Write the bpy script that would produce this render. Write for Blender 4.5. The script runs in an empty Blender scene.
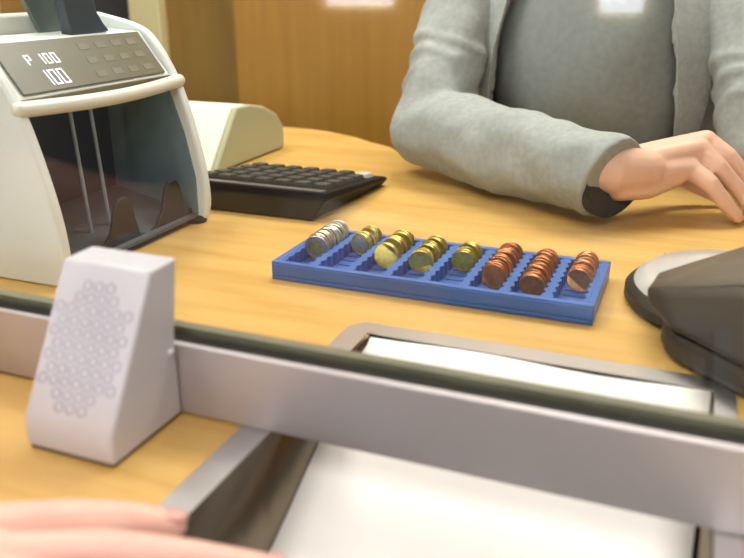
import bpy, bmesh, math, random
from mathutils import Vector, Matrix
random.seed(7)
SC = bpy.context.scene
COL = SC.collection
PI = math.pi

# ------------------------------------------------------------------ camera
pitch = math.atan(299/801); yaw = math.radians(21.9)
R = Vector((math.cos(yaw), math.sin(yaw), 0))
Fh = Vector((-math.sin(yaw), math.cos(yaw), 0))
F = Fh*math.cos(pitch) - Vector((0, 0, 1))*math.sin(pitch)
U = R.cross(F)
cd = bpy.data.cameras.new('camera'); cam = bpy.data.objects.new('camera', cd); COL.objects.link(cam)
cam.matrix_world = Matrix(((R.x, U.x, -F.x, 0), (R.y, U.y, -F.y, 0), (R.z, U.z, -F.z, 0.30), (0, 0, 0, 1)))
cd.sensor_width = 36; cd.lens = 36*801/744; cd.clip_start = .01
cd.dof.use_dof = True; cd.dof.focus_distance = 0.95; cd.dof.aperture_fstop = 4.8
SC.camera = cam

# ------------------------------------------------------------------ world, lamps, exposure
SC.view_settings.view_transform = 'Standard'; SC.view_settings.look = 'None'
SC.view_settings.gamma = 1; SC.view_settings.use_curve_mapping = False
SC.view_settings.exposure = 0.0
W = bpy.data.worlds.new('world'); SC.world = W; W.use_nodes = True
W.node_tree.nodes['Background'].inputs[0].default_value = (1.0, .975, .94, 1)
W.node_tree.nodes['Background'].inputs[1].default_value = 0.27
def area(name, loc, size, power, color, rot=(0, 0, 0)):
    l = bpy.data.lights.new(name, 'AREA'); l.shape = 'RECTANGLE'; l.size, l.size_y = size
    l.energy = power; l.color = color
    o = bpy.data.objects.new(name, l); COL.objects.link(o); o.location = loc; o.rotation_euler = rot
    return o
area('ceiling_panel_teller', (-.1, 1.75, 1.66), (1.4, .6), 48, (1, .97, .915))
area('ceiling_panel_left', (-1.3, .7, 1.66), (.6, 1.2), 32, (1, .97, .915))
area('ceiling_panel_customer', (.3, -1.2, 1.66), (1.4, .7), 42, (1, .97, .94))
area('daylight_narrow', (-.355, -2.78, .62), (.18, .9), 90, (.93, .97, 1), (PI/2, 0, PI))
area('daylight_wide', (-1.555, -2.78, .66), (.35, .95), 170, (.93, .97, 1), (PI/2, 0, PI))

# ------------------------------------------------------------------ materials
def principled(name, color, rough=.5, metal=0, spec=.5, bump=None, noise=None, coat=0, emit=None, sheen=0):
    m = bpy.data.materials.new(name); m.use_nodes = True
    nt = m.node_tree; b = nt.nodes['Principled BSDF']
    b.inputs['Base Color'].default_value = (*color, 1)
    b.inputs['Roughness'].default_value = rough
    b.inputs['Metallic'].default_value = metal
    b.inputs['Specular IOR Level'].default_value = spec
    b.inputs['Coat Weight'].default_value = coat
    if sheen: b.inputs['Sheen Weight'].default_value = sheen
    if emit:
        b.inputs['Emission Color'].default_value = (*emit[0], 1); b.inputs['Emission Strength'].default_value = emit[1]
    tc = nt.nodes.new('ShaderNodeTexCoord')
    if noise:      # (scale, amount)
        n = nt.nodes.new('ShaderNodeTexNoise'); n.inputs['Scale'].default_value = noise[0]; n.inputs['Detail'].default_value = 4
        nt.links.new(tc.outputs['Object'], n.inputs['Vector'])
        r = nt.nodes.new('ShaderNodeValToRGB')
        a = noise[1]
        r.color_ramp.elements[0].position = .3; r.color_ramp.elements[1].position = .7
        r.color_ramp.elements[0].color = (*[c*(1-a) for c in color], 1)
        r.color_ramp.elements[1].color = (*[min(1, c*(1+a)) for c in color], 1)
        nt.links.new(n.outputs['Fac'], r.inputs['Fac']); nt.links.new(r.outputs['Color'], b.inputs['Base Color'])
    if bump:       # (scale, strength, distance)
        n = nt.nodes.new('ShaderNodeTexNoise'); n.inputs['Scale'].default_value = bump[0]; n.inputs['Detail'].default_value = 3
        nt.links.new(tc.outputs['Object'], n.inputs['Vector'])
        bp = nt.nodes.new('ShaderNodeBump'); bp.inputs['Strength'].default_value = bump[1]; bp.inputs['Distance'].default_value = bump[2]
        nt.links.new(n.outputs['Fac'], bp.inputs['Height']); nt.links.new(bp.outputs['Normal'], b.inputs['Normal'])
    return m

def wood(name, c0, c1, c2, scale=(2, 28, 28), rough=.35, spec=.5):
    m = bpy.data.materials.new(name); m.use_nodes = True
    nt = m.node_tree; b = nt.nodes['Principled BSDF']
    tc = nt.nodes.new('ShaderNodeTexCoord'); mp = nt.nodes.new('ShaderNodeMapping')
    mp.inputs['Scale'].default_value = scale
    n = nt.nodes.new('ShaderNodeTexNoise'); n.inputs['Scale'].default_value = 1.3; n.inputs['Detail'].default_value = 6
    n.inputs['Roughness'].default_value = .6; n.inputs['Distortion'].default_value = .4
    r = nt.nodes.new('ShaderNodeValToRGB'); cr = r.color_ramp
    cr.elements[0].position = .28; cr.elements[0].color = (*c0, 1)
    cr.elements[1].position = .72; cr.elements[1].color = (*c2, 1)
    e = cr.elements.new(.5); e.color = (*c1, 1)
    nt.links.new(tc.outputs['Object'], mp.inputs['Vector']); nt.links.new(mp.outputs['Vector'], n.inputs['Vector'])
    nt.links.new(n.outputs['Fac'], r.inputs['Fac']); nt.links.new(r.outputs['Color'], b.inputs['Base Color'])
    b.inputs['Roughness'].default_value = rough; b.inputs['Specular IOR Level'].default_value = spec
    return m

M = {}
M['desk'] = wood('beech_wood', (.495, .275, .068), (.57, .345, .10), (.63, .405, .135), (3, 26, 26))
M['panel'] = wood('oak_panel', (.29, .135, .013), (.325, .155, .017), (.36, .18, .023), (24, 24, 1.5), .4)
M['panel_shaded'] = wood('shaded_oak_panel', (.19, .10, .010), (.215, .112, .012), (.24, .13, .015), (24, 24, 1.5), .45)  # oak darkened to stand in for shade on the recessed section
M['cream'] = principled('cream_paint', (.66, .58, .30), .5)
M['wall'] = principled('wall_paint', (.16, .12, .08), .8, noise=(3, .05))
M['ceil'] = principled('ceiling_tile', (.75, .73, .7), .9, noise=(8, .04))
M['floor'] = principled('floor_carpet', (.12, .11, .10), .95, noise=(60, .3))
M['black'] = principled('black_plastic', (.006, .0055, .005), .45, spec=.22, noise=(40, .2))
M['doorblack'] = principled('dark_door_paint', (.014, .010, .008), .5, noise=(5, .2))
M['rail'] = principled('brushed_aluminium', (.43, .395, .395), .42, .6, noise=(9, .06))
M['gasket'] = principled('rubber_gasket', (.008, .006, .005), .6, spec=.15, noise=(60, .2))
M['olive'] = principled('olive_reflection', (.17, .165, .115), .5, spec=.3, noise=(30, .1))  # olive tone paints reflection and dim light seen through the glass foot
M['steel'] = principled('shaded_steel', (.21, .175, .13), .25, 1, bump=(180, .04, .001))  # darkened brown: shade and reflections in the dish put into the colour
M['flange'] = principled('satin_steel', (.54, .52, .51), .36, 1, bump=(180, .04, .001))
M['paper'] = principled('white_paper', (.82, .80, .775), .6, noise=(5, .01))
M['mauve'] = principled('lilac_grey_plastic', (.56, .55, .585), .45, noise=(25, .03))
M['grille'] = principled('grille_grey', (.43, .40, .45), .6, noise=(40, .08))
M['white'] = principled('offwhite_plastic', (.72, .76, .75), .38, noise=(12, .03))
M['white_trim'] = principled('ivory_plastic', (.70, .70, .63), .35, noise=(12, .03))
M['panelgrey'] = principled('olive_display_panel', (.115, .112, .07), .35, noise=(30, .06))
M['icon'] = principled('button_print', (.155, .148, .095), .5, noise=(50, .1))
M['led'] = principled('display_digits', (.8, .82, .85), .5, emit=((.85, .9, 1), .85))
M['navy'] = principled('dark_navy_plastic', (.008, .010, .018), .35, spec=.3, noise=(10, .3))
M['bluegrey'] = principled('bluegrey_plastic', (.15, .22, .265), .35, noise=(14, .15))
M['hopper'] = principled('smoky_green_plastic', (.085, .115, .10), .3, noise=(10, .15))
M['hopper_dark'] = principled('smoky_blue_plastic', (.03, .042, .052), .3, noise=(10, .2))
M['rod'] = principled('reflection_streak', (.26, .30, .35), .3, noise=(20, .1))  # pale tone stands in for reflections on clear guides
M['plate'] = principled('dark_taupe_plastic', (.028, .030, .027), .55, spec=.15, noise=(20, .15))
M['floorplate'] = principled('taupe_plastic', (.09, .10, .105), .45, spec=.2, noise=(20, .15))
M['printer'] = principled('white_casing', (.74, .75, .66), .4, noise=(10, .03))
M['printer_shaded'] = principled('shaded_casing', (.40, .41, .26), .5, noise=(10, .04))  # printer casing colour with the side's shade painted in
M['calc'] = principled('calculator_black', (.008, .0075, .0065), .5, spec=.14, noise=(25, .2))
M['calctrim'] = principled('calculator_grey_strip', (.12, .115, .10), .3, noise=(30, .1))
M['key'] = principled('calculator_key', (.055, .052, .043), .5, spec=.3, noise=(40, .15))
M['keywhite'] = principled('pale_label', (.55, .53, .46), .4, noise=(40, .05))
M['blue'] = principled('blue_plastic', (.028, .108, .36), .38, noise=(20, .08))
M['silver'] = principled('coin_silver', (.55, .53, .47), .3, .9, noise=(200, .2))
M['gold'] = principled('coin_brass', (.55, .42, .10), .3, .85, noise=(200, .25))
M['copper'] = principled('coin_copper', (.50, .20, .09), .32, .85, noise=(200, .25))
M['shell'] = principled('dark_taupe_shell', (.030, .025, .022), .5, spec=.25, noise=(10, .08))
M['shelltop'] = principled('olive_taupe_shell', (.12, .10, .075), .4, noise=(10, .08))
M['silverplastic'] = principled('silver_plastic', (.62, .62, .60), .22, .3, noise=(10, .04))
M['skin'] = principled('skin', (.70, .42, .30), .5, noise=(35, .07), bump=(220, .12, .001))
M['skin_pink'] = principled('pink_skin', (.78, .45, .36), .5, noise=(35, .07), bump=(220, .1, .001))
M['nail'] = principled('fingernail', (.66, .33, .28), .3, noise=(60, .05))
M['blazer'] = principled('grey_wool', (.33, .35, .335), .9, spec=.2, noise=(120, .10), bump=(300, .25, .001))
M['shirt'] = principled('grey_knit', (.26, .28, .27), .9, spec=.2, noise=(90, .09), bump=(300, .2, .001))
M['cuff'] = principled('navy_lining', (.035, .038, .045), .7, noise=(60, .2))
M['hair'] = principled('dark_hair', (.03, .018, .012), .5, noise=(30, .3))
M['lip'] = principled('lip', (.45, .14, .12), .45, noise=(30, .05))
M['eye'] = principled('eye_white', (.7, .68, .65), .2, noise=(30, .02))
M['navyskirt'] = principled('dark_trousers', (.02, .02, .025), .85, noise=(60, .2))
# window glass of the partition: clear sheet with surface reflections
def glass_mat():
    m = bpy.data.materials.new('clear_glass'); m.use_nodes = True
    nt = m.node_tree; nt.nodes.clear()
    out = nt.nodes.new('ShaderNodeOutputMaterial'); mix = nt.nodes.new('ShaderNodeMixShader')
    fr = nt.nodes.new('ShaderNodeFresnel'); fr.inputs['IOR'].default_value = 1.5
    tr = nt.nodes.new('ShaderNodeBsdfTransparent'); tr.inputs['Color'].default_value = (.985, .995, .98, 1)
    gl = nt.nodes.new('ShaderNodeBsdfGlossy'); gl.inputs['Roughness'].default_value = .0
    ge = nt.nodes.new('ShaderNodeNewGeometry'); mr = nt.nodes.new('ShaderNodeMapRange')   # coated sheet, same reflectance on both faces
    mr.inputs['To Min'].default_value = 1.34; mr.inputs['To Max'].default_value = 1/1.34
    nt.links.new(ge.outputs['Backfacing'], mr.inputs['Value']); nt.links.new(mr.outputs['Result'], fr.inputs['IOR'])
    nt.links.new(fr.outputs[0], mix.inputs[0]); nt.links.new(tr.outputs[0], mix.inputs[1]); nt.links.new(gl.outputs[0], mix.inputs[2])
    nt.links.new(mix.outputs[0], out.inputs['Surface'])
    return m
M['glass'] = glass_mat()
M['pane'] = principled('daylit_pane', (.8, .85, .9), .3, emit=((.93, .97, 1), 2.0), noise=(1, .01))

# ------------------------------------------------------------------ helpers
def obj(name, bm, mat, parent=None, bevel=0, seg=3, smooth=True, ang=40, world=True):
    me = bpy.data.meshes.new(name); bmesh.ops.recalc_face_normals(bm, faces=bm.faces[:]); bm.to_mesh(me); bm.free()
    o = bpy.data.objects.new(name, me); COL.objects.link(o)
    if mat: me.materials.append(mat)
    if bevel:
        b = o.modifiers.new('bevel', 'BEVEL'); b.width = bevel; b.segments = seg; b.limit_method = 'ANGLE'; b.angle_limit = math.radians(ang)
    if smooth:
        me.polygons.foreach_set('use_smooth', [True]*len(me.polygons))
        if hasattr(me, 'set_sharp_from_angle'): me.set_sharp_from_angle(angle=math.radians(ang))
    if parent:
        o.parent = parent
        if world: o.matrix_parent_inverse = Matrix.Translation(-parent.location) if parent.rotation_euler[2] == 0 else parent.matrix_basis.inverted()
    return o
def tag(o, label=None, cat=None, group=None, kind=None):
    if label: o['label'] = label
    if cat: o['category'] = cat
    if group: o['group'] = group
    if kind: o['kind'] = kind
    return o
def thing(name, label, cat, loc=(0, 0, 0), group=None):
    o = bpy.data.objects.new(name, None); COL.objects.link(o); o.location = loc; o.empty_display_size = .03
    return tag(o, label, cat, group)
def nb(): return bmesh.new()
def box(bm, x0, x1, y0, y1, z0, z1, mat=None):
    vs = [bm.verts.new((x, y, z)) for x in (x0, x1) for y in (y0, y1) for z in (z0, z1)]
    for f in ((0, 1, 3, 2), (4, 6, 7, 5), (0, 4, 5, 1), (2, 3, 7, 6), (0, 2, 6, 4), (1, 5, 7, 3)):
        bm.faces.new([vs[i] for i in f])
    if mat: bmesh.ops.transform(bm, matrix=mat, verts=vs)
    return vs
def prism(bm, pts, axis, a0, a1):
    """pts = polygon in the two remaining axes, extruded along axis from a0 to a1"""
    def v(p, a):
        return {'x': (a, p[0], p[1]), 'y': (p[0], a, p[1]), 'z': (p[0], p[1], a)}[axis]
    A = [bm.verts.new(v(p, a0)) for p in pts]; B = [bm.verts.new(v(p, a1)) for p in pts]
    n = len(pts)
    bm.faces.new(A); bm.faces.new(B[::-1])
    for i in range(n): bm.faces.new((A[i], B[i], B[(i+1) % n], A[(i+1) % n]))
def loft(bm, rings, cap=True):
    V = [[bm.verts.new(p) for p in r] for r in rings]
    n = len(V[0])
    for a, b in zip(V, V[1:]):
        for i in range(n): bm.faces.new((a[i], a[(i+1) % n], b[(i+1) % n], b[i]))
    if cap: bm.faces.new(V[0][::-1]); bm.faces.new(V[-1])
    return V
def tube(bm, pts, n=14, flat=1.0, up=(0, 0, 1), cap=True):
    """pts: [(pos, radius)], flat scales the radius along 'up'"""
    P = [Vector(p) for p, r in pts]; rings = []; up = Vector(up)
    for i, (p, r) in enumerate(pts):
        d = (P[min(i+1, len(P)-1)] - P[max(i-1, 0)]).normalized()
        s = d.cross(up)
        if s.length < 1e-4: s = d.cross(Vector((1, 0, 0)))
        s.normalize(); u = s.cross(d).normalized()
        rx, ry = (r, r*flat) if not isinstance(r, tuple) else r
        rings.append([P[i] + s*math.cos(t)*rx + u*math.sin(t)*ry for t in [2*PI*k/n for k in range(n)]])
    return loft(bm, rings, cap)
def ball(bm, c, r, seg=16):
    g = bmesh.ops.create_uvsphere(bm, u_segments=seg, v_segments=seg//2+2, radius=1)
    r = r if isinstance(r, tuple) else (r, r, r)
    bmesh.ops.transform(bm, matrix=Matrix.Translation(c) @ Matrix.Diagonal((*r, 1)), verts=g['verts'])
def cap_tube(bm, pts, n=14, **k):
    """tube with rounded ends"""
    tube(bm, pts, n, **k)
    for p, r in (pts[0], pts[-1]): ball(bm, p, r if not isinstance(r, tuple) else max(r)*.98, 12)
def lathe(bm, prof, c, n=48, sx=1, sy=1):
    rings = [[(c[0]+r*sx*math.cos(t), c[1]+r*sy*math.sin(t), c[2]+z) for t in [2*PI*k/n for k in range(n)]] for r, z in prof]
    return loft(bm, rings)
def struct(name, bm, mat, **k): return tag(obj(name, bm, mat, **k), kind='structure')
def remesh(o, voxel, smooth=4, fac=.5):
    r = o.modifiers.new('remesh', 'REMESH'); r.mode = 'VOXEL'; r.voxel_size = voxel; r.use_smooth_shade = True
    if smooth:
        s = o.modifiers.new('smooth', 'SMOOTH'); s.factor = fac; s.iterations = smooth

# ------------------------------------------------------------------ setting
ZF, ZC = -.85, 1.70
bm = nb(); box(bm, -3, 2.2, -2.9, 3.1, ZF-.05, ZF); struct('floor', bm, M['floor'], smooth=False)
bm = nb(); box(bm, -3, 2.2, -2.9, 3.1, ZC, ZC+.05); struct('ceiling', bm, M['ceil'], smooth=False)
bm = nb(); box(bm, -1.452, 2.2, 2.40, 2.46, ZF, ZC); struct('wall_back', bm, M['panel'], smooth=False)
bm = nb(); box(bm, -1.806, -1.452, 2.52, 2.58, ZF, ZC); struct('wall_recess', bm, M['panel_shaded'], smooth=False)
bm = nb(); box(bm, -1.938, -1.806, 2.48, 2.58, ZF, ZC); struct('trim_1', bm, M['cream'], smooth=False, bevel=.006)
bm = nb(); box(bm, -2.42, -1.938, 2.53, 2.57, ZF, ZC); struct('door_1', bm, M['doorblack'], smooth=False)
bm = nb(); box(bm, -2.56, -2.42, 2.50, 2.58, ZF, ZC); struct('wall_left', bm, M['panel'], smooth=False)
bm = nb(); box(bm, -3.0, -2.56, 2.50, 2.58, ZF, ZC); struct('trim_2', bm, M['cream'], smooth=False)
# wall behind the customer with two daylit windows
bm = nb()
wins = [(-1.73, -1.38, .185, 1.135), (-.445, -.265, .17, 1.07)]
y0, y1 = -2.86, -2.80
box(bm, -3, -1.73, y0, y1, ZF, ZC); box(bm, -1.38, -.445, y0, y1, ZF, ZC); box(bm, -.265, 2.2, y0, y1, ZF, ZC)
for a, b, c, d in wins: box(bm, a, b, y0, y1, ZF, c); box(bm, a, b, y0, y1, d, ZC)
struct('wall_front', bm, M['wall'], smooth=False)
for i, (a, b, c, d) in enumerate(wins):
    bm = nb(); box(bm, a, b, -2.85, -2.83, c, d)
    struct('window_%d' % (i+1), bm, M['pane'], smooth=False)

# ------------------------------------------------------------------ countertop
HX0, HX1, HY0, HY1 = -.262, .046, .165, .622
top = thing('countertop', 'long beech wood bank counter top running under the glass screen', 'counter', (0, .6, -.04))
bm = nb()
edge = [(-1.7, HY1), (1.25, HY1), (1.25, 1.30), (-.40, 1.30), (-.445, 1.315), (-.48, 1.345), (-.507, 1.391), (-.538, 1.43), (-.592, 1.463),
        (-.64, 1.50), (-.683, 1.521), (-.72, 1.54), (-.767, 1.551), (-.83, 1.555), (-1.7, 1.555)]
prism(bm, edge, 'z', -.04, 0)
box(bm, -1.7, HX0, HY0, HY1, -.04, 0); box(bm, HX1, 1.25, HY0, HY1, -.04, 0); box(bm, -1.7, 1.25, -.12, HY0, -.04, 0)
obj('worktop', bm, M['desk'], top, smooth=False)
bm = nb(); box(bm, -1.68, 1.23, -.06, -.03, ZF, -.04); box(bm, -1.68, -1.65, -.03, 1.2, ZF, -.04); box(bm, 1.2, 1.23, -.03, 1.2, ZF, -.04)
obj('base_panel', bm, M['panel'], top, smooth=False)

# ------------------------------------------------------------------ transaction tray (steel dish under the rail) and the paper in it
def prof(y):  # floor height of the dish
    pts = [(.160, 0.0), (.18, -.012), (.22, -.045), (.27, -.078), (.33, -.098), (.385, -.102), (.42, -.095), (.45, -.082), (.51, -.051), (.56, -.0245), (.59, -.0105), (.612, -.0035), (.619, .0)]
    for (a, za), (b, zb) in zip(pts, pts[1:]):
        if a <= y <= b:
            t = (y-a)/(b-a); return za+(zb-za)*t
    return 0
tray = thing('transaction_tray', 'stainless steel pass-through tray sunk in the counter under the partition rail', 'tray', (-.108, .4, 0))
X0, X1 = -.250, .0405
N = 44
ys = [.160 + (.619-.160)*i/N for i in range(N+1)]
bm = nb()
T = .0012
rin = []
for y in ys:
    z = prof(y)
    rin.append([bm.verts.new(p) for p in ((X0, y, .0015), (X0+.002, y, z+.004 if z < -.006 else .0015+z*.6), (X0+.006, y, z), (X1-.006, y, z), (X1-.002, y, z+.004 if z < -.006 else .0015+z*.6), (X1, y, .0015))])
for a, b in zip(rin, rin[1:]):
    for i in range(5): bm.faces.new((a[i], a[i+1], b[i+1], b[i]))
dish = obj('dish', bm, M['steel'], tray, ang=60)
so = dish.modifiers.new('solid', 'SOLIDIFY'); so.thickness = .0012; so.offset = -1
# flat flange round the dish, corners chamfered on the teller side
bm = nb()
box(bm, -.272, X0, .162, .612, .0002, .0018); box(bm, X1, .056, .162, .612, .0002, .0018)
prism(bm, [(-.272, .612), (.056, .612), (.056, .622), (.047, .633), (-.260, .633), (-.272, .620)], 'z', .0002, .0018)
box(bm, -.272, .056, .142, .162, .0002, .0018)
obj('flange', bm, M['flange'], tray, smooth=False)
# paper: one sheet following the dish from the teller's edge down to the customer's side
bm = nb()
rows = []
yy = [.611 - (.611-.372)*i/40 for i in range(41)]
for y in yy:
    z = prof(y)+.0028 + .004*math.sin(max(0, (.611-y))/.239*PI)
    if y > .605: z = prof(y) + .0035
    rows.append([bm.verts.new((-.2475 + ((.286-(.611-y)*.025)*k/10), y, z + .0012*math.sin(k*.9+y*18))) for k in range(11)])
for a, b in zip(rows, rows[1:]):
    for i in range(10): bm.faces.new((a[i], a[i+1], b[i+1], b[i]))
pp = obj('paper_sheet', bm, M['paper']); so = pp.modifiers.new('solid', 'SOLIDIFY'); so.thickness = .0006; so.offset = 1
tag(pp, 'white sheet of paper lying in the steel tray under the rail', 'paper')

# ------------------------------------------------------------------ partition rail and glass
rail = thing('partition_rail', 'brushed grey metal rail holding the glass screen across the counter', 'rail', (0, .45, 0.002))
bm = nb()
prism(bm, [(.4285, .0022), (.467, .0022), (.467, .0555), (.4635, .0575), (.4635, .046), (.4330, .046), (.4330, .0580), (.4305, .0580), (.4285, .0572)], 'x', -1.3, 1.2)
obj('channel', bm, M['rail'], rail, bevel=.0008, seg=2, smooth=True, ang=30)
bm = nb(); prism(bm, [(.4330, .046), (.4445, .046), (.4445, .0575), (.4395, .0580), (.4330, .0570)], 'x', -1.3, 1.2)
obj('front_gasket', bm, M['gasket'], rail, smooth=False)
bm = nb(); prism(bm, [(.4507, .046), (.4635, .046), (.4635, .0580), (.4507, .0600)], 'x', -1.3, 1.2)
obj('reflection_strip', bm, M['olive'], rail, smooth=False)  # strip behind the glass, its tint standing in for the paper's reflection
bm = nb(); box(bm, -1.29, 1.19, .4447, .4505, .0465, 1.25)
tag(obj('glass_screen', bm, M['glass'], smooth=False), 'clear glass screen standing in the metal rail between customer and teller', 'glass screen')

# ------------------------------------------------------------------ intercom speaker
sp = thing('intercom_speaker', 'small lilac grey wedge shaped intercom speaker in front of the rail', 'speaker', (-.364, .393, 0))
bm = nb()
prism(bm, [(.3515, .0022), (.4282, .0022), (.4282, .061), (.4385, .1195), (.4085, .1190), (.3520, .0225)], 'x', -.3955, -.3225)
obj('housing', bm, M['mauve'], sp, bevel=.0026, seg=4)
# perforated grille on the slanted face: rows of hexagonal cells in an elongated octagon
a0 = Vector((-.3595, .3520, .0225)); up = (Vector((-.3595, .4085, .1190)) - a0); L = up.length; up.normalize()
nrm = Vector((1, 0, 0)).cross(up).normalized()
if nrm.y > 0: nrm = -nrm
bm = nb()
pit = .0094
for r in range(11):
    vy = .013 + r*pit*.88
    off = (r % 2)*.5
    for c in range(-3, 4):
        ux = (c+off)*pit
        half = .0285 if 2 <= r <= 8 else (.0215 if r in (1, 9) else .016)
        if abs(ux) > half: continue
        cen = a0 + up*vy + nrm*.0002
        ri, ro = .0027, .0045
        ring = []
        for rr, h in ((ri, 0), (ri, .0005), (ro, .0005), (ro, 0)):
            ring.append([bm.verts.new(cen + Vector((1, 0, 0))*(ux + rr*math.cos(t)) + up*rr*math.sin(t) + nrm*h) for t in [PI/6+2*PI*k/6 for k in range(6)]])
        for ra, rb in zip(ring, ring[1:]):
            for i in range(6): bm.faces.new((ra[i], ra[(i+1) % 6], rb[(i+1) % 6], rb[i]))
obj('grille', bm, M['grille'], sp, smooth=False)
bm = nb(); box(bm, -.3935, -.3245, .3535, .427, .0003, .0030); obj('base_shadow', bm, M['black'], sp, smooth=False)  # black slab painting the shadow gap under the speaker
bm = nb(); tube(bm, [((-.324, .4205, .054), .0028), ((-.3210, .4205, .054), .0028), ((-.3200, .4205, .054), .0020)], 16)
obj('side_button', bm, M['mauve'], sp)

# ------------------------------------------------------------------ banknote counter
mc = thing('banknote_counter', 'white banknote counting machine with an olive display panel', 'counting machine', (-.72, .742, 0))
side = [(-.586, .0005), (-.5795, .028), (-.583, .074), (-.596, .132), (-.612, .181), (-.636, .223), (-.664, .247), (-.727, .262), (-.80, .262), (-.93, .225), (-.955, .15), (-.955, .0005)]
def catmull(p, n=5):
    out = []
    for i in range(len(p)-1):
        a, b, c, d = Vector(p[max(i-1, 0)]), Vector(p[i]), Vector(p[i+1]), Vector(p[min(i+2, len(p)-1)])
        for k in range(n):
            t = k/n; out.append(tuple(.5*((2*b)+(c-a)*t+(2*a-5*b+4*c-d)*t*t+(3*b-a-3*c+d)*t**3)))
    return out+[tuple(p[-1])]
side = catmull(side[:8]) + side[8:]
bm = nb(); prism(bm, side, 'y', .5985, .6115); obj('side_panel', bm, M['white'], mc, bevel=.003, seg=3, ang=35)
bm = nb(); prism(bm, side, 'y', .861, .875); obj('side_panel', bm, M['white'], mc, bevel=.003, seg=3, ang=35)
# body behind and above the note pocket
bm = nb()
prism(bm, [(-.722, .008), (-.722, .150), (-.640, .183), (-.6185, .1885), (-.6580, .2400), (-.700, .2430), (-.80, .240), (-.94, .21), (-.945, .008)], 'y', .6116, .8609)
obj('body', bm, M['white'], mc, bevel=.002)
# display panel: tilted plate
dP = Vector((-.6185, 0, .1895)); du = Vector((-.0395, 0, .0515)).normalized(); dn = Vector((.0515, 0, .0395)).normalized()
def onpanel(y, s, h): return dP + du*s + dn*h + Vector((0, y, 0))
def quad_plate(bm, y0, y1, s0, s1, h0, h1, skew=0):
    vs = []
    for h in (h0, h1):
        for (y, s) in ((y0, s0), (y1, s0), (y1+skew, s1), (y0+skew, s1)): vs.append(bm.verts.new(onpanel(y, s, h)))
    for f in ((3, 2, 1, 0), (4, 5, 6, 7), (0, 1, 5, 4), (1, 2, 6, 5), (2, 3, 7, 6), (3, 0, 4, 7)): bm.faces.new([vs[i] for i in f])
bm = nb(); quad_plate(bm, .6180, .852, .003, .063, .0, .0022); dpan = obj('display_panel', bm, M['panelgrey'], mc, bevel=.0008, seg=2)
SEGS = {'0': 'abcdef', '1': 'bc', 'P': 'abefg'}
def digit(bm, ch, y, s, w, h, t, sk):
    def bar(ya, sa, yb, sb): quad_plate(bm, min(ya, yb)+sk*(sa-s), max(ya, yb)+sk*(sa-s), sa, sb, .0023, .0027, sk*(sb-sa))
    for g in SEGS[ch]:
        if g == 'a': bar(y, s+h-t, y+w, s+h)
        if g == 'd': bar(y, s, y+w, s+t)
        if g == 'g': bar(y, s+h/2-t/2, y+w, s+h/2+t/2)
        if g == 'f': bar(y, s+h/2, y+t, s+h)
        if g == 'e': bar(y, s, y+t, s+h/2)
        if g == 'b': bar(y+w-t, s+h/2, y+w, s+h)
        if g == 'c': bar(y+w-t, s, y+w, s+h/2)
bm = nb()
for k, ch in enumerate('100'): digit(bm, ch, .657+k*.0125, .009, .0090, .018, .0015, -.12)
for k, (ch, y) in enumerate((('P', .651), ('1', .667), ('0', .6775), ('0', .688))): digit(bm, ch, y, .034, .0070, .0125, .0012, -.12)
tag(obj('display_digits', bm, M['led'], dpan, smooth=False), 'glowing digits reading P 100 and 100')
for i in range(3):
    for j in range(4):
        bm = nb(); quad_plate(bm, .735+j*.028, .751+j*.028, .010+i*.018, .018+i*.018, .0022, .0025); obj('button_mark', bm, M['icon'], dpan, smooth=False)
# ivory bumper bar below the display
bm = nb()
cap_tube(bm, [((-.6135+.011*math.sin(PI*k/12), .604+.267*k/12, .1810-.003*math.sin(PI*k/12)), .0080) for k in range(13)], 14)
obj('bumper_bar', bm, M['white_trim'], mc)
# note pocket: linings, floor and stacker
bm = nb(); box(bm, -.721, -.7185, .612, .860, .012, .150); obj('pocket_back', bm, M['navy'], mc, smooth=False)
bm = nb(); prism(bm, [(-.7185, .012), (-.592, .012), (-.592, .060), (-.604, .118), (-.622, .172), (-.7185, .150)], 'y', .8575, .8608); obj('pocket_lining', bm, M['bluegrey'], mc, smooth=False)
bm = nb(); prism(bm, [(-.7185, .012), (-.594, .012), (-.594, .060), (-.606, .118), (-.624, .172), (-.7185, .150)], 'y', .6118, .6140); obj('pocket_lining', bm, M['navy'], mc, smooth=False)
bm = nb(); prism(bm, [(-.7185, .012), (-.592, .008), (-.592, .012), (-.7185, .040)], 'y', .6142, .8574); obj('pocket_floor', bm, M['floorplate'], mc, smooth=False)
# stacker wheels' guide plate with two tall fingers
bm = nb()
pts = [(.6145, .006), (.857, .006), (.857, .020), (.846, .014), (.840, .030), (.834, .056), (.826, .065), (.812, .065), (.804, .056), (.794, .030), (.782, .016), (.762, .013), (.748, .016), (.742, .036), (.737, .060), (.728, .066), (.716, .065), (.708, .056), (.698, .030), (.686, .020), (.6145, .022)]
prism(bm, pts, 'x', -.604, -.5985); obj('stacker_plate', bm, M['plate'], mc, bevel=.0015, seg=2, ang=60)
# pale rods standing in for reflection streaks on the pocket's clear guides
for y in (.712, .745):
    bm = nb(); tube(bm, [((-.640, y, .014), .0022), ((-.650, y, .168), .0022)], 10); obj('streak_rod', bm, M['rod'], mc)
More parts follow.
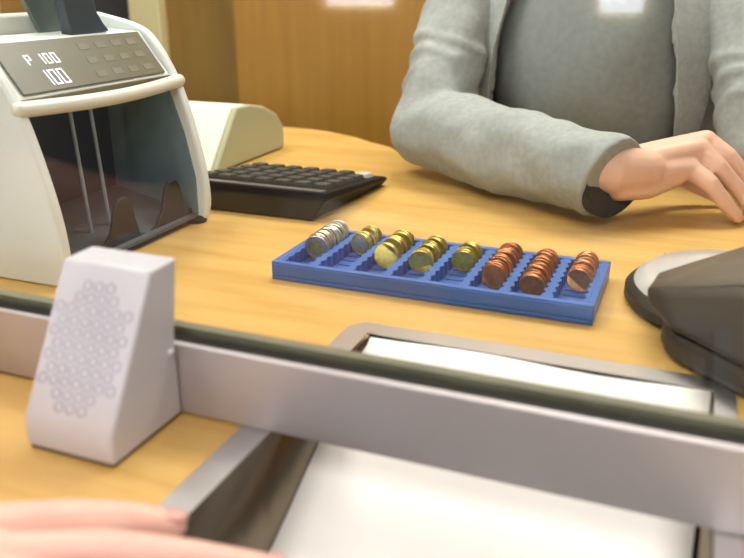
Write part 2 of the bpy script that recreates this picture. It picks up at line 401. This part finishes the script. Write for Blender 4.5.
# feed hopper on top
bm = nb(); prism(bm, [(.762, .242), (.812, .2425), (.824, .33), (.723, .33), (.736, .29)], 'x', -.728, -.722); obj('feed_plate', bm, M['hopper'], mc, bevel=.001, seg=2)
bm = nb(); prism(bm, [(.757, .2345), (.822, .2425), (.812, .252), (.802, .266), (.792, .33), (.738, .33), (.750, .28)], 'x', -.688, -.672); obj('feed_guide', bm, M['hopper_dark'], mc, bevel=.002, seg=2)
bm = nb(); box(bm, -.80, -.735, .63, .855, .240, .262); obj('hopper_tray', bm, M['white_trim'], mc, bevel=.003)
bm = nb(); tube(bm, [((-.70, .594, .247), .010), ((-.70, .5985, .247), .010)], 20); obj('adjusting_knob', bm, M['black'], mc)
for y in (.626, .862):
    for x in (-.597, -.92):
        bm = nb(); lathe(bm, [(.013, 0), (.014, .004), (.010, .009)], (x, y, 0), 20); obj('foot', bm, M['black'], mc)

# ------------------------------------------------------------------ receipt printer behind the calculator
pr = thing('receipt_printer', 'white desktop printer with its shaded end tinted olive, behind the calculator', 'printer', (-.80, 1.22, 0))
pf = [(1.105, .002), (1.181, .099), (1.225, .098), (1.272, .089), (1.318, .070), (1.345, .042), (1.345, .002)]
bm = nb(); prism(bm, pf, 'x', -.95, -.732); obj('casing', bm, M['printer'], pr, bevel=.004, seg=4, ang=25)
bm = nb(); prism(bm, pf, 'x', -.7317, -.720); obj('shaded_end', bm, M['printer_shaded'], pr, bevel=.004, seg=4, ang=25)  # same casing; olive tint stands in for less light on this side

# ------------------------------------------------------------------ desk calculator
cc = thing('desk_calculator', 'black desk calculator with many keys beside the counting machine', 'calculator', (-.55, 1.04, 0))
CX0, CX1, CY0, CY1 = -.662, -.431, .916, 1.138
zt = lambda y: .0405 - (y-CY0)*.112
bm = nb()
r0 = [(CX0+.012, CY0+.0, .001), (CX1-.024, CY0, .001), (CX1-.010, CY1+.004, .001), (CX0+.012, CY1+.004, .001)]
r1 = [(CX0, CY0+.001, zt(CY0)-.009), (CX1-.002, CY0+.001, zt(CY0)-.009), (CX1, CY1, zt(CY1)-.004), (CX0, CY1, zt(CY1)-.004)]
r2 = [(CX0+.002, CY0+.003, zt(CY0)), (CX1-.004, CY0+.003, zt(CY0)), (CX1-.003, CY1-.002, zt(CY1)), (CX0+.002, CY1-.002, zt(CY1))]
loft(bm, [r0, r1, r2]); obj('case', bm, M['calc'], cc, bevel=.003, seg=3, ang=25)
def onTop(bm, x0, x1, y0, y1, h0, h1, inset=0):
    a = [bm.verts.new((x, y, zt(y)+h0)) for x, y in ((x0, y0), (x1, y0), (x1, y1), (x0, y1))]
    b = [bm.verts.new((x, y, zt(y)+h1)) for x, y in ((x0+inset, y0+inset), (x1-inset, y0+inset), (x1-inset, y1-inset), (x0+inset, y1-inset))]
    bm.faces.new(a[::-1]); bm.faces.new(b)
    for i in range(4): bm.faces.new((a[i], a[(i+1) % 4], b[(i+1) % 4], b[i]))
bm = nb(); onTop(bm, CX0+.004, CX1-.010, CY0+.0055, CY0+.022, -.0005, .0012); obj('grey_strip', bm, M['calctrim'], cc, bevel=.0005, seg=2)
for i in range(7):
    for j in range(5):
        x = CX0+.012+i*.0300; y = CY0+.034+j*.0365
        last = (i == 6 and j == 4)
        bm = nb(); onTop(bm, x, x+.0225, y, y+.026, -.0005, .0065, .0025)
        k = obj('key', bm, M['keywhite'] if last else M['key'], cc, bevel=.001, seg=2)
        if last: k['label'] = 'pale key at the corner'

# ------------------------------------------------------------------ coin tray
TX0, TX1, TY0, TY1, TZ = -.399, -.064, .7055, .840, .0205
ct = thing('coin_tray', 'blue plastic coin sorting tray with eight compartments on the desk', 'coin tray', (-.2325, .77, 0))
bm = nb()
prism(bm, [(TX0, TY0), (TX1, TY0), (TX1, TY1), (TX0, TY1)], 'z', .0, .005)
wl = .0075
box(bm, TX0, TX1, TY0, TY0+wl, .005, TZ); box(bm, TX0, TX1, TY1-wl, TY1, .005, TZ)
box(bm, TX0, TX0+wl, TY0+wl, TY1-wl, .005, TZ); box(bm, TX1-wl, TX1, TY0+wl, TY1-wl, .005, TZ)
obj('tray_body', bm, M['blue'], ct, bevel=.0012, seg=2)
bm = nb(); box(bm, TX0+.003, TX1-.003, TY0-.0012, TY0+.002, TZ-.0045, TZ-.0025); obj('rim_ledge', bm, M['blue'], ct, smooth=False)
pitch_x = (TX1-TX0-2*wl+.006)/8
centers = [TX0+wl-.003+pitch_x*(i+.5) for i in range(8)]
nt_ = 8
def divider(x, left, right):
    bm = nb(); pts = []
    ya, yb = TY0+wl-.0005, TY1-wl+.0005; st = (yb-ya)/nt_
    lo = x-.0032; hi = x+.0032
    for k in range(nt_):
        y = ya+k*st; e = .0024 if right else 0
        pts += [(hi, y), (hi+e, y+st*.25), (hi+e, y+st*.6), (hi, y+st*.85)]
    pts.append((hi, yb))
    pts.append((lo, yb))
    for k in reversed(range(nt_)):
        y = ya+k*st; e = .0024 if left else 0
        pts += [(lo, y+st*.85), (lo-e, y+st*.6), (lo-e, y+st*.25), (lo, y)]
    prism(bm, pts, 'z', .005, TZ-.001)
    obj('divider', bm, M['blue'], ct, smooth=False)
for i in range(9):
    x = TX0+wl-.003+pitch_x*i
    divider(x if 0 < i < 8 else (TX0+wl-.001 if i == 0 else TX1-wl+.001), i > 0, i < 8)
# stepped cradle in the bottom of every compartment
for i in range(8):
    bm = nb()
    for k in range(nt_):
        ya, yb = TY0+wl, TY1-wl; st = (yb-ya)/nt_
        box(bm, centers[i]-.012, centers[i]+.012, ya+k*st+.003, ya+(k+1)*st-.003, .0049, .0062)
    obj('cradle', bm, M['blue'], ct, smooth=False)
# coins: every coin stands on edge in its compartment
rowspec = [  # radius, thickness, clusters of coins from the front edge y, ring/centre materials, text
    (.0140, .0024, .762, [(0, 5), (1, 5), (2, 5), (3, 5), (4, 4)], 'silver', 'gold'),
    (.0128, .0025, .794, [(0, 4), (1, 4)], 'gold', 'silver'),
    (.0135, .0026, .765, [(0, 3), (1, 4), (2, 4)], 'gold', None),
    (.0128, .0025, .763, [(0, 3), (1, 4), (2, 4)], 'gold', None),
    (.0122, .0024, .783, [(0, 4), (1, 4)], 'gold', None),
    (.0128, .0022, .747, [(0, 5), (1, 5), (2, 5), (3, 4)], 'copper', None),
    (.0124, .0022, .736, [(0, 5), (1, 5), (2, 5), (3, 5)], 'copper', None),
    (.0124, .0022, .770, [(0, 5), (1, 5), (2, 4)], 'copper', None)]
labels = [('silver coin in the leftmost compartment of the blue coin tray', 'silver coins in the leftmost compartment'),
          ('two-tone gold-rimmed coin in the second compartment from the left', 'two-tone coins in the second compartment'),
          ('large brass coin in the third compartment from the left', 'brass coins in the third compartment'),
          ('brass coin in the fourth compartment from the left of the blue tray', 'brass coins in the fourth compartment'),
          ('small brass coin in the fifth compartment, left of the copper coins', 'brass coins in the fifth compartment'),
          ('copper coin in the sixth compartment, beside the brass coins', 'copper coins in the sixth compartment'),
          ('copper coin in the fullest copper row, seventh compartment from left', 'copper coins in the seventh compartment'),
          ('small copper coin in the rightmost compartment of the blue tray', 'copper coins in the rightmost compartment')]
for i, (r, t, ystart, cl, ma, mb) in enumerate(rowspec):
    proto = None
    bm = nb()
    pr_ = [(r*.90, -.5), (r*.985, -.5), (r, -.34), (r, .34), (r*.985, .5), (r*.90, .5), (r*.885, .36)]
    rings = [[(rr*math.cos(a), h*t*.94, rr*math.sin(a)) for a in [2*PI*k/28 for k in range(28)]] for rr, h in [(r*.885, -.36)]+pr_]
    loft(bm, rings)
    me = obj('coin', bm, M[ma], smooth=True, ang=30); data = me.data
    if mb:
        bm = nb(); loft(bm, [[(rr*math.cos(a), h*t, rr*math.sin(a)) for a in [2*PI*k/24 for k in range(24)]] for rr, h in ((r*.62, -.40), (r*.66, -.38), (r*.66, .38), (r*.62, .40))])
        core = obj('coin_core', bm, M[mb], me, world=False, ang=30)
        core['label'] = '%s-coloured centre' % mb
    y = ystart; n = 0; tilt = math.radians(-12)
    gap = .0232 if ma != 'silver' else t*5.4
    rng = random.Random(i)
    for (ci, cnt) in cl:
        for k in range(cnt):
            if n == 0: o = me; c = core if mb else None
            else:
                o = me.copy(); COL.objects.link(o)
                if mb:
                    c = core.copy(); COL.objects.link(c); c.parent = o
            lift = .0078 + r*1.0 + .0004*k + (cnt-1-k)*.0
            y_ = ystart + ci*(gap if cnt < 9 else gap) + k*t*1.06 + (0 if ma == 'silver' else 0)
            o.location = (centers[i]+(.0010 if i < 5 else .0020)+rng.uniform(-.0006, .0006), y_, lift)
            o.rotation_euler = (tilt + rng.uniform(-.03, .03), rng.uniform(0, 6), rng.uniform(-.05, .05))
            tag(o, labels[i][0], 'coin', labels[i][1]); n += 1

# ------------------------------------------------------------------ card terminal on its round base
tm = thing('card_terminal', 'dark taupe card payment terminal on a round base right of the coin tray', 'card terminal', (.06, .76, 0))
bm = nb(); lathe(bm, [(.93, 0), (1, .006), (1, .014), (.93, .021), (.80, .023)], (.0545, .803, .0), 56, .1, .108); obj('base', bm, M['black'], tm)
bm = nb(); lathe(bm, [(.945, .0195), (.92, .0245), (.82, .0310), (.5, .035)], (.056, .803, 0), 56, .1, .106); obj('ring', bm, M['silverplastic'], tm)
bm = nb(); prism(bm, [(-.0125, .838), (-.0113, .838), (-.0113, .858), (-.0125, .858)], 'z', .02, .0300); obj('ring_seam', bm, M['shell'], tm, smooth=False)
# shell: cross sections along its length, rising to the right
secs = [[(-.017, .700, .0285), (-.018, .738, .0300), (-.016, .742, .0425), (-.023, .702, .0460)],
        [(.004, .648, .0290), (-.004, .752, .0300), (-.001, .748, .0520), (-.009, .685, .0520)],
        [(.057, .598, .0290), (.056, .760, .0300), (.054, .742, .0800), (.052, .645, .0735)],
        [(.17, .53, .030), (.17, .74, .030), (.17, .73, .115), (.17, .575, .110)]]
bm = nb(); loft(bm, secs); sh = obj('shell', bm, M['shell'], tm, bevel=.008, seg=4, ang=20)
bm = nb()
tp = [[(-.0175, .7000, .0462), (-.0125, .738, .0465)], [(.0, .688, .0530), (.004, .744, .0533)], [(.053, .655, .0752), (.055, .738, .0810)], [(.165, .59, .1105), (.165, .725, .1155)]]
rw = [[bm.verts.new(p) for p in r] for r in tp]
for a, b in zip(rw, rw[1:]): bm.faces.new((a[0], b[0], b[1], a[1]))
o = obj('top_cover', bm, M['shelltop'], tm); so = o.modifiers.new('solid', 'SOLIDIFY'); so.thickness = .004; so.offset = 0
bm = nb(); prism(bm, [(-.004, .700), (-.004, .682), (.001, .660), (.010, .646), (.056, .606), (.17, .525), (.17, .66), (.06, .705), (.01, .712)], 'z', .002, .0275); obj('foot', bm, M['shell'], tm, bevel=.008, seg=4)

# ------------------------------------------------------------------ people
def finger(bm, pts, rs):
    cap_tube(bm, list(zip(pts, rs)), 12)
def nail(parent, tip, d, n, r):
    d = Vector(d).normalized(); n = Vector(n).normalized(); s = d.cross(n).normalized(); n = s.cross(d).normalized()
    bm = nb(); g = bmesh.ops.create_uvsphere(bm, u_segments=14, v_segments=8, radius=1)
    c = Vector(tip) + n*r*.72
    mtx = Matrix(((d.x*r*.95, s.x*r*.72, n.x*r*.33, c.x), (d.y*r*.95, s.y*r*.72, n.y*r*.33, c.y), (d.z*r*.95, s.z*r*.72, n.z*r*.33, c.z), (0, 0, 0, 1)))
    bmesh.ops.transform(bm, matrix=mtx, verts=g['verts'])
    return obj('fingernail', bm, M['nail'], parent)

teller = thing('person', 'seated person in a grey blazer resting a forearm on the desk', 'person', (-.17, 1.5, ZF))
CXT = -.175
def ell(z, cy, rx, ry, n=32, cx=CXT, p=1.0): return [(cx+rx*math.cos(t), cy+ry*math.sin(t), z) for t in [2*PI*k/n for k in range(n)]]
torso = [(-.30, 1.56, .150, .105), (-.22, 1.56, .175, .125), (-.10, 1.53, .155, .11), (.02, 1.49, .150, .105), (.12, 1.47, .165, .125), (.20, 1.46, .172, .130), (.29, 1.465, .178, .108), (.355, 1.475, .165, .08), (.395, 1.48, .10, .062), (.43, 1.475, .056, .054), (.50, 1.46, .05, .052)]
SHR = Vector((-.385, 1.45, .335)); ELR = Vector((-.402, 1.240, .072)); WRR = Vector((-.098, 1.062, .067))
SHL = Vector((.025, 1.46, .330)); ELL = Vector((.100, 1.29, .066)); WRL = Vector((.24, 1.10, .045))
bm = nb()
loft(bm, [ell(*t) for t in torso])
ball(bm, (CXT, 1.43, .605), (.074, .092, .105), 24); ball(bm, (CXT, 1.405, .565), (.058, .07, .065), 20)   # skull and jaw
ball(bm, (CXT, 1.334, .585), (.011, .016, .014), 10); tube(bm, [((CXT, 1.352, .625), .007), ((CXT, 1.334, .588), .010)], 10)  # nose
for s in (-1, 1): ball(bm, (CXT+s*.074, 1.435, .60), (.008, .018, .03), 12)
cap_tube(bm, [(SHR, .048), (SHR.lerp(ELR, .5), .043), (ELR, .038)], 16); cap_tube(bm, [(ELR, .038), (ELR.lerp(WRR, .35), .036), (WRR, .025)], 16)
cap_tube(bm, [(SHL, .048), (SHL.lerp(ELL, .5), .043), (ELL, .038)], 16); cap_tube(bm, [(ELL, .038), (ELL.lerp(WRL, .35), .036), (WRL, .025)], 16)
for s in (-1, 1):   # seated legs under the desk
    hx = CXT+s*.095
    cap_tube(bm, [((hx, 1.55, -.26), .085), ((hx+s*.01, 1.34, -.30), .075), ((hx+s*.015, 1.15, -.34), .058)], 16)
    cap_tube(bm, [((hx+s*.015, 1.15, -.34), .056), ((hx+s*.015, 1.17, -.50), .052), ((hx+s*.015, 1.20, -.76), .036)], 14)
    cap_tube(bm, [((hx+s*.015, 1.21, -.805), .036), ((hx+s*.02, 1.11, -.825), .03), ((hx+s*.022, 1.05, -.83), .022)], 12)
# right hand (her own right), palm down on the desk, knuckles arched, fingers towards the photo's right
MCP = [Vector((.000, 1.108, .070)), Vector((.008, 1.130, .092)), Vector((.016, 1.153, .099)), Vector((.016, 1.178, .094))]
CAR = [WRR+Vector((.012, -.012, -.004)), WRR+Vector((.014, -.002, .006)), WRR+Vector((.016, .010, .008)), WRR+Vector((.016, .020, .004))]
for a, b, r in zip(CAR, MCP, (.0150, .0150, .0148, .0145)):
    cap_tube(bm, [(a, .0215), (a.lerp(b, .5), .0190), (b, r)], 14)
cap_tube(bm, [(WRR+Vector((-.050, .010, .006)), .033), (WRR+Vector((-.012, -.012, .009)), .0335), (WRR+Vector((.010, -.008, .007)), .032), (WRR+Vector((.045, .012, .004)), .0265)], 18)
cap_tube(bm, [(WRR+Vector((.018, -.004, -.016)), .020), (WRR+Vector((.050, .014, -.016)), .019), (WRR+Vector((.080, .034, -.006)), .016)], 14)   # heel of the hand
cap_tube(bm, [(WRR+Vector((.025, .04, -.02)), .020), (WRR+Vector((.06, .095, -.02)), .016)], 12)                                            # thumb mound
FR = [[MCP[0], Vector((.028, 1.100, .054)), Vector((.050, 1.101, .029)), Vector((.066, 1.106, .011))],
      [MCP[1], Vector((.036, 1.122, .072)), Vector((.064, 1.125, .043)), Vector((.084, 1.130, .013))],
      [MCP[2], Vector((.046, 1.146, .082)), Vector((.076, 1.148, .050)), Vector((.096, 1.152, .013))],
      [MCP[3], Vector((.046, 1.174, .074)), Vector((.074, 1.178, .044)), Vector((.090, 1.180, .012))]]
for pts, r in zip(FR, ((.0140, .0118, .0100, .0078), (.0142, .0120, .0104, .0082), (.0142, .0120, .0104, .0084), (.0136, .0115, .0100, .008))): finger(bm, pts, r)
finger(bm, [WRR+Vector((.05, .088, -.018)), Vector((-.010, 1.185, .040)), Vector((.022, 1.196, .024)), Vector((.048, 1.198, .012))], (.0145, .0125, .0108, .009))
# left hand lies loosely on the desk outside the frame
LM = [WRL+Vector((dx, -.09, .004)) for dx in (-.03, -.011, .008, .026)]
for k, b in enumerate(LM):
    cap_tube(bm, [(WRL+Vector(((k-1.5)*.009, -.01, 0)), .019), (b, .0125)], 12)
    finger(bm, [b, b+Vector((-.008, -.04, -.004)), b+Vector((-.012, -.062, -.018)), b+Vector((-.014, -.074, -.034))], (.0112, .0098, .009, .0075))
finger(bm, [WRL+Vector((-.02, -.02, -.01)), WRL+Vector((-.045, -.05, -.014)), WRL+Vector((-.05, -.08, -.022)), WRL+Vector((-.048, -.10, -.03))], (.016, .012, .0105, .009))
body = obj('body', bm, M['skin'], teller); remesh(body, .0027, 3, .4)
for pts, r in list(zip(FR, (.0072, .0078, .008, .0078))):
    nail(teller, pts[3], pts[3]-pts[2], Vector((.75, 0, .5)), r)
# face details
for s in (-1, 1):
    bm = nb(); ball(bm, (CXT+s*.030, 1.352, .615), (.012, .008, .007), 14); e = obj('eye', bm, M['eye'], teller)
    bm = nb(); ball(bm, (CXT+s*.030, 1.3455, .615), (.0052, .003, .0052), 12); obj('iris', bm, M['hair'], e)
    bm = nb(); tube(bm, [((CXT+s*.016, 1.347, .632), .002), ((CXT+s*.030, 1.342, .637), .003), ((CXT+s*.046, 1.352, .632), .0015)], 8); obj('eyebrow', bm, M['hair'], teller)
bm = nb(); tube(bm, [((CXT-.022, 1.350, .553), .0015), ((CXT-.008, 1.338, .556), .0045), ((CXT+.008, 1.338, .556), .0045), ((CXT+.022, 1.350, .553), .0015)], 8); obj('lips', bm, M['lip'], teller)
bm = nb(); ball(bm, (CXT, 1.452, .635), (.086, .098, .098), 24); ball(bm, (CXT, 1.50, .58), (.078, .06, .11), 20); ball(bm, (CXT, 1.55, .62), (.045, .045, .045), 16)
hair = obj('hair', bm, M['hair'], teller); remesh(hair, .007, 3)
# blouse
bm = nb()
sh_t = [(-.24, 1.555, .180, .130), (-.10, 1.53, .163, .118), (.02, 1.488, .160, .120), (.12, 1.466, .172, .140), (.20, 1.458, .178, .143), (.29, 1.463, .172, .118), (.345, 1.472, .13, .085), (.385, 1.478, .085, .066)]
loft(bm, [ell(*t) for t in sh_t]); shirt = obj('blouse', bm, M['shirt'], teller)
ss = shirt.modifiers.new('sub', 'SUBSURF'); ss.levels = ss.render_levels = 2
tex = bpy.data.textures.new('blouse_folds', 'CLOUDS'); tex.noise_scale = .09
dm = shirt.modifiers.new('folds', 'DISPLACE'); dm.texture = tex; dm.strength = .014; dm.mid_level = .5; dm.texture_coords = 'LOCAL'
# blazer: open-fronted jacket shell plus sleeves
bm = nb()
bl = [(-.27, 1.56, .198, .145, 1.05), (-.10, 1.53, .205, .137, .80), (.02, 1.49, .222, .138, .74), (.12, 1.468, .228, .156, .70), (.20, 1.46, .220, .158, .68), (.29, 1.466, .198, .132, .66), (.345, 1.474, .176, .098, .58), (.385, 1.48, .122, .076, .60), (.405, 1.482, .085, .068, .75)]
th = .006
rings = []
for z, cy, rx, ry, half in bl:
    a = [3*PI/2 + half + (2*PI-2*half)*k/40 for k in range(41)]
    outer = [(CXT-.004+rx*math.cos(t), cy+ry*math.sin(t), z) for t in a]
    inner = [(CXT-.004+(rx-th)*math.cos(t), cy+(ry-th)*math.sin(t), z) for t in reversed(a)]
    rings.append(outer+inner)
loft(bm, rings)
def sleeve(bm, S, E, Wp, r):
    cap_tube(bm, [(S, r[0]), (S.lerp(E, .35), r[1]), (S.lerp(E, .7), r[2]), (E, r[3])], 20)
    cap_tube(bm, [(E, r[3]), (E.lerp(Wp, .25), r[4])], 20)
    V = tube(bm, [(E, r[3]), (E.lerp(Wp, .3), r[4]), (E.lerp(Wp, .65), r[5]), (Wp, r[6])], 24)
    ax = (Wp-E).normalized()
    for v in V[-1]: v.co += ax*((v.co.z-Wp.z)*.27+.006)      # the cuff is cut at a slant: longer on top
    for k in range(4):     # soft ridges of cloth near the elbow
        c = S.lerp(E, .58+.11*k); d = (E-S).normalized()
        u = Vector((1, 0, 0)); v = d.cross(u).normalized(); u = v.cross(d)
        R_ = r[2]*.96
        pts = [(c + (u*math.cos(a)+v*math.sin(a))*R_ + d*.012*math.sin(a*1.5+k), .0085) for a in [PI*.1*q+k for q in range(14)]]
        tube(bm, pts, 8)
CUR = Vector((-.094, 1.046, .0635)); CUL = Vector((.213, 1.135, .058))
SL = [Vector((-.388, 1.45, .335)), Vector((-.400, 1.240, .075)), CUR]
sleeve(bm, *SL, (.060, .061, .060, .063, .062, .059, .056))
sleeve(bm, Vector((.025, 1.46, .330)), ELL, CUL, (.060, .060, .058, .060, .058, .056, .052))
blz = obj('blazer', bm, M['blazer'], teller); remesh(blz, .0045, 6, .5)
tex = bpy.data.textures.new('blazer_folds', 'CLOUDS'); tex.noise_scale = .075; tex.noise_depth = 1
dm = blz.modifiers.new('folds', 'DISPLACE'); dm.texture = tex; dm.strength = .022; dm.mid_level = .5; dm.texture_coords = 'LOCAL'
# lapels folded back along both front edges
for s_ in (-1, 1):
    bm = nb(); lp = []
    for (z, cy, rx, ry, half) in bl[1:8]:
        w = .10 + .36*max(0, min(1, (z-.0)/.34))
        t0 = 3*PI/2 + s_*(half-.03); t1 = 3*PI/2 + s_*(half+w)
        q = []
        for k in range(7):
            t = t0+(t1-t0)*k/6; q.append((CXT-.004+(rx+.0125)*math.cos(t), cy+(ry+.0125)*math.sin(t), z))
        for k in range(6, -1, -1):
            t = t0+(t1-t0)*k/6; q.append((CXT-.004+(rx+.0085)*math.cos(t), cy+(ry+.0085)*math.sin(t), z))
        lp.append(q)
    loft(bm, lp)
    lo = obj('lapel', bm, M['blazer'], teller)
    ss = lo.modifiers.new('sub', 'SUBSURF'); ss.subdivision_type = 'SIMPLE'; ss.levels = ss.render_levels = 1
# navy lining that shows at the cuff
bm = nb(); d = (CUR-SL[1]).normalized()
V = tube(bm, [(CUR - d*.06, .046), (CUR - d*.03, .0485), (CUR - d*.03, .0490), (CUR, .0515)], 32)
for ring, k in ((V[2], 0), (V[3], 1)):
    for v in ring:
        dz = v.co.z - (CUR.z); q = min(1, max(0, (-.004-dz)/.026)); q = q*q*(3-2*q)
        v.co += d*(dz*.27 + (-.0015 + .0245*q if k else .002))
        if k: v.co.z = max(v.co.z, .004)
obj('cuff_lining', bm, M['cuff'], teller)
# trousers
bm = nb()
loft(bm, [ell(-.35, 1.57, .165, .12), ell(-.30, 1.565, .185, .135), ell(-.2, 1.555, .182, .132)])
for s in (-1, 1):
    hx = CXT+s*.095
    cap_tube(bm, [((hx, 1.55, -.26), .095), ((hx+s*.01, 1.34, -.30), .085), ((hx+s*.015, 1.15, -.34), .068)], 16)
    tube(bm, [((hx+s*.015, 1.15, -.34), .066), ((hx+s*.015, 1.17, -.50), .062), ((hx+s*.015, 1.20, -.75), .05)], 14)
tr = obj('trousers', bm, M['navyskirt'], teller); remesh(tr, .008, 3)

# ------------------------------------------------------------------ customer's hand at the lower left
CDZ = Vector((-.004, -.006, -.002))
cu = thing('person', "bare hand and forearm reaching in at lower left towards the steel tray", 'person', (-.5, .2, 0))
Wc = Vector((-.395, .212, .037))
bm = nb()
cap_tube(bm, [((-.86, .16, .075), .045), ((-.62, .185, .050), .042), (Wc, (.030, .021))], 20)
CM = [Vector((-.292, .240, .030)), Vector((-.290, .218, .034)), Vector((-.293, .196, .033)), Vector((-.299, .175, .028))]
for k, b in enumerate(CM):
    a = Wc + Vector((.01, (1.5-k)*.011, .0))
    cap_tube(bm, [(a, .020), (a.lerp(b, .5), .0185), (b, .0145)], 14)
FC = [[CM[0], Vector((-.248, .266, .029)), Vector((-.209, .285, .021)), Vector((-.172, .303, .0115))],
      [CM[1], Vector((-.244, .232, .028)), Vector((-.212, .244, .020)), Vector((-.190, .250, .0125))],
      [CM[2], Vector((-.248, .204, .026)), Vector((-.218, .210, .018)), Vector((-.200, .214, .0125))],
      [CM[3], Vector((-.262, .176, .021)), Vector((-.240, .178, .013)), Vector((-.226, .180, .0125))]]
for pts, r in zip(FC, ((.0135, .0115, .0100, .0078), (.0132, .0112, .0098, .008), (.0125, .0108, .0094, .0078), (.0115, .0096, .0085, .007))): finger(bm, pts, r)
cap_tube(bm, [(Wc+Vector((.02, .02, -.004)), .022), (Vector((-.330, .262, .018)), .0165)], 12)
finger(bm, [Vector((-.330, .262, .018)), Vector((-.290, .293, .015)), Vector((-.262, .306, .0135)), Vector((-.243, .315, .0105))], (.0165, .0135, .0118, .0086))
bmesh.ops.translate(bm, vec=CDZ, verts=bm.verts[:])
hb = obj('hand_and_forearm', bm, M['skin_pink'], cu); remesh(hb, .0025, 3, .4)
nail(cu, FC[0][3]+CDZ, FC[0][3]-FC[0][2], (.4, .3, .8), .0078)
nail(cu, Vector((-.243, .315, .0105))+CDZ, (.8, .3, -.2), (0, .2, 1), .0086)
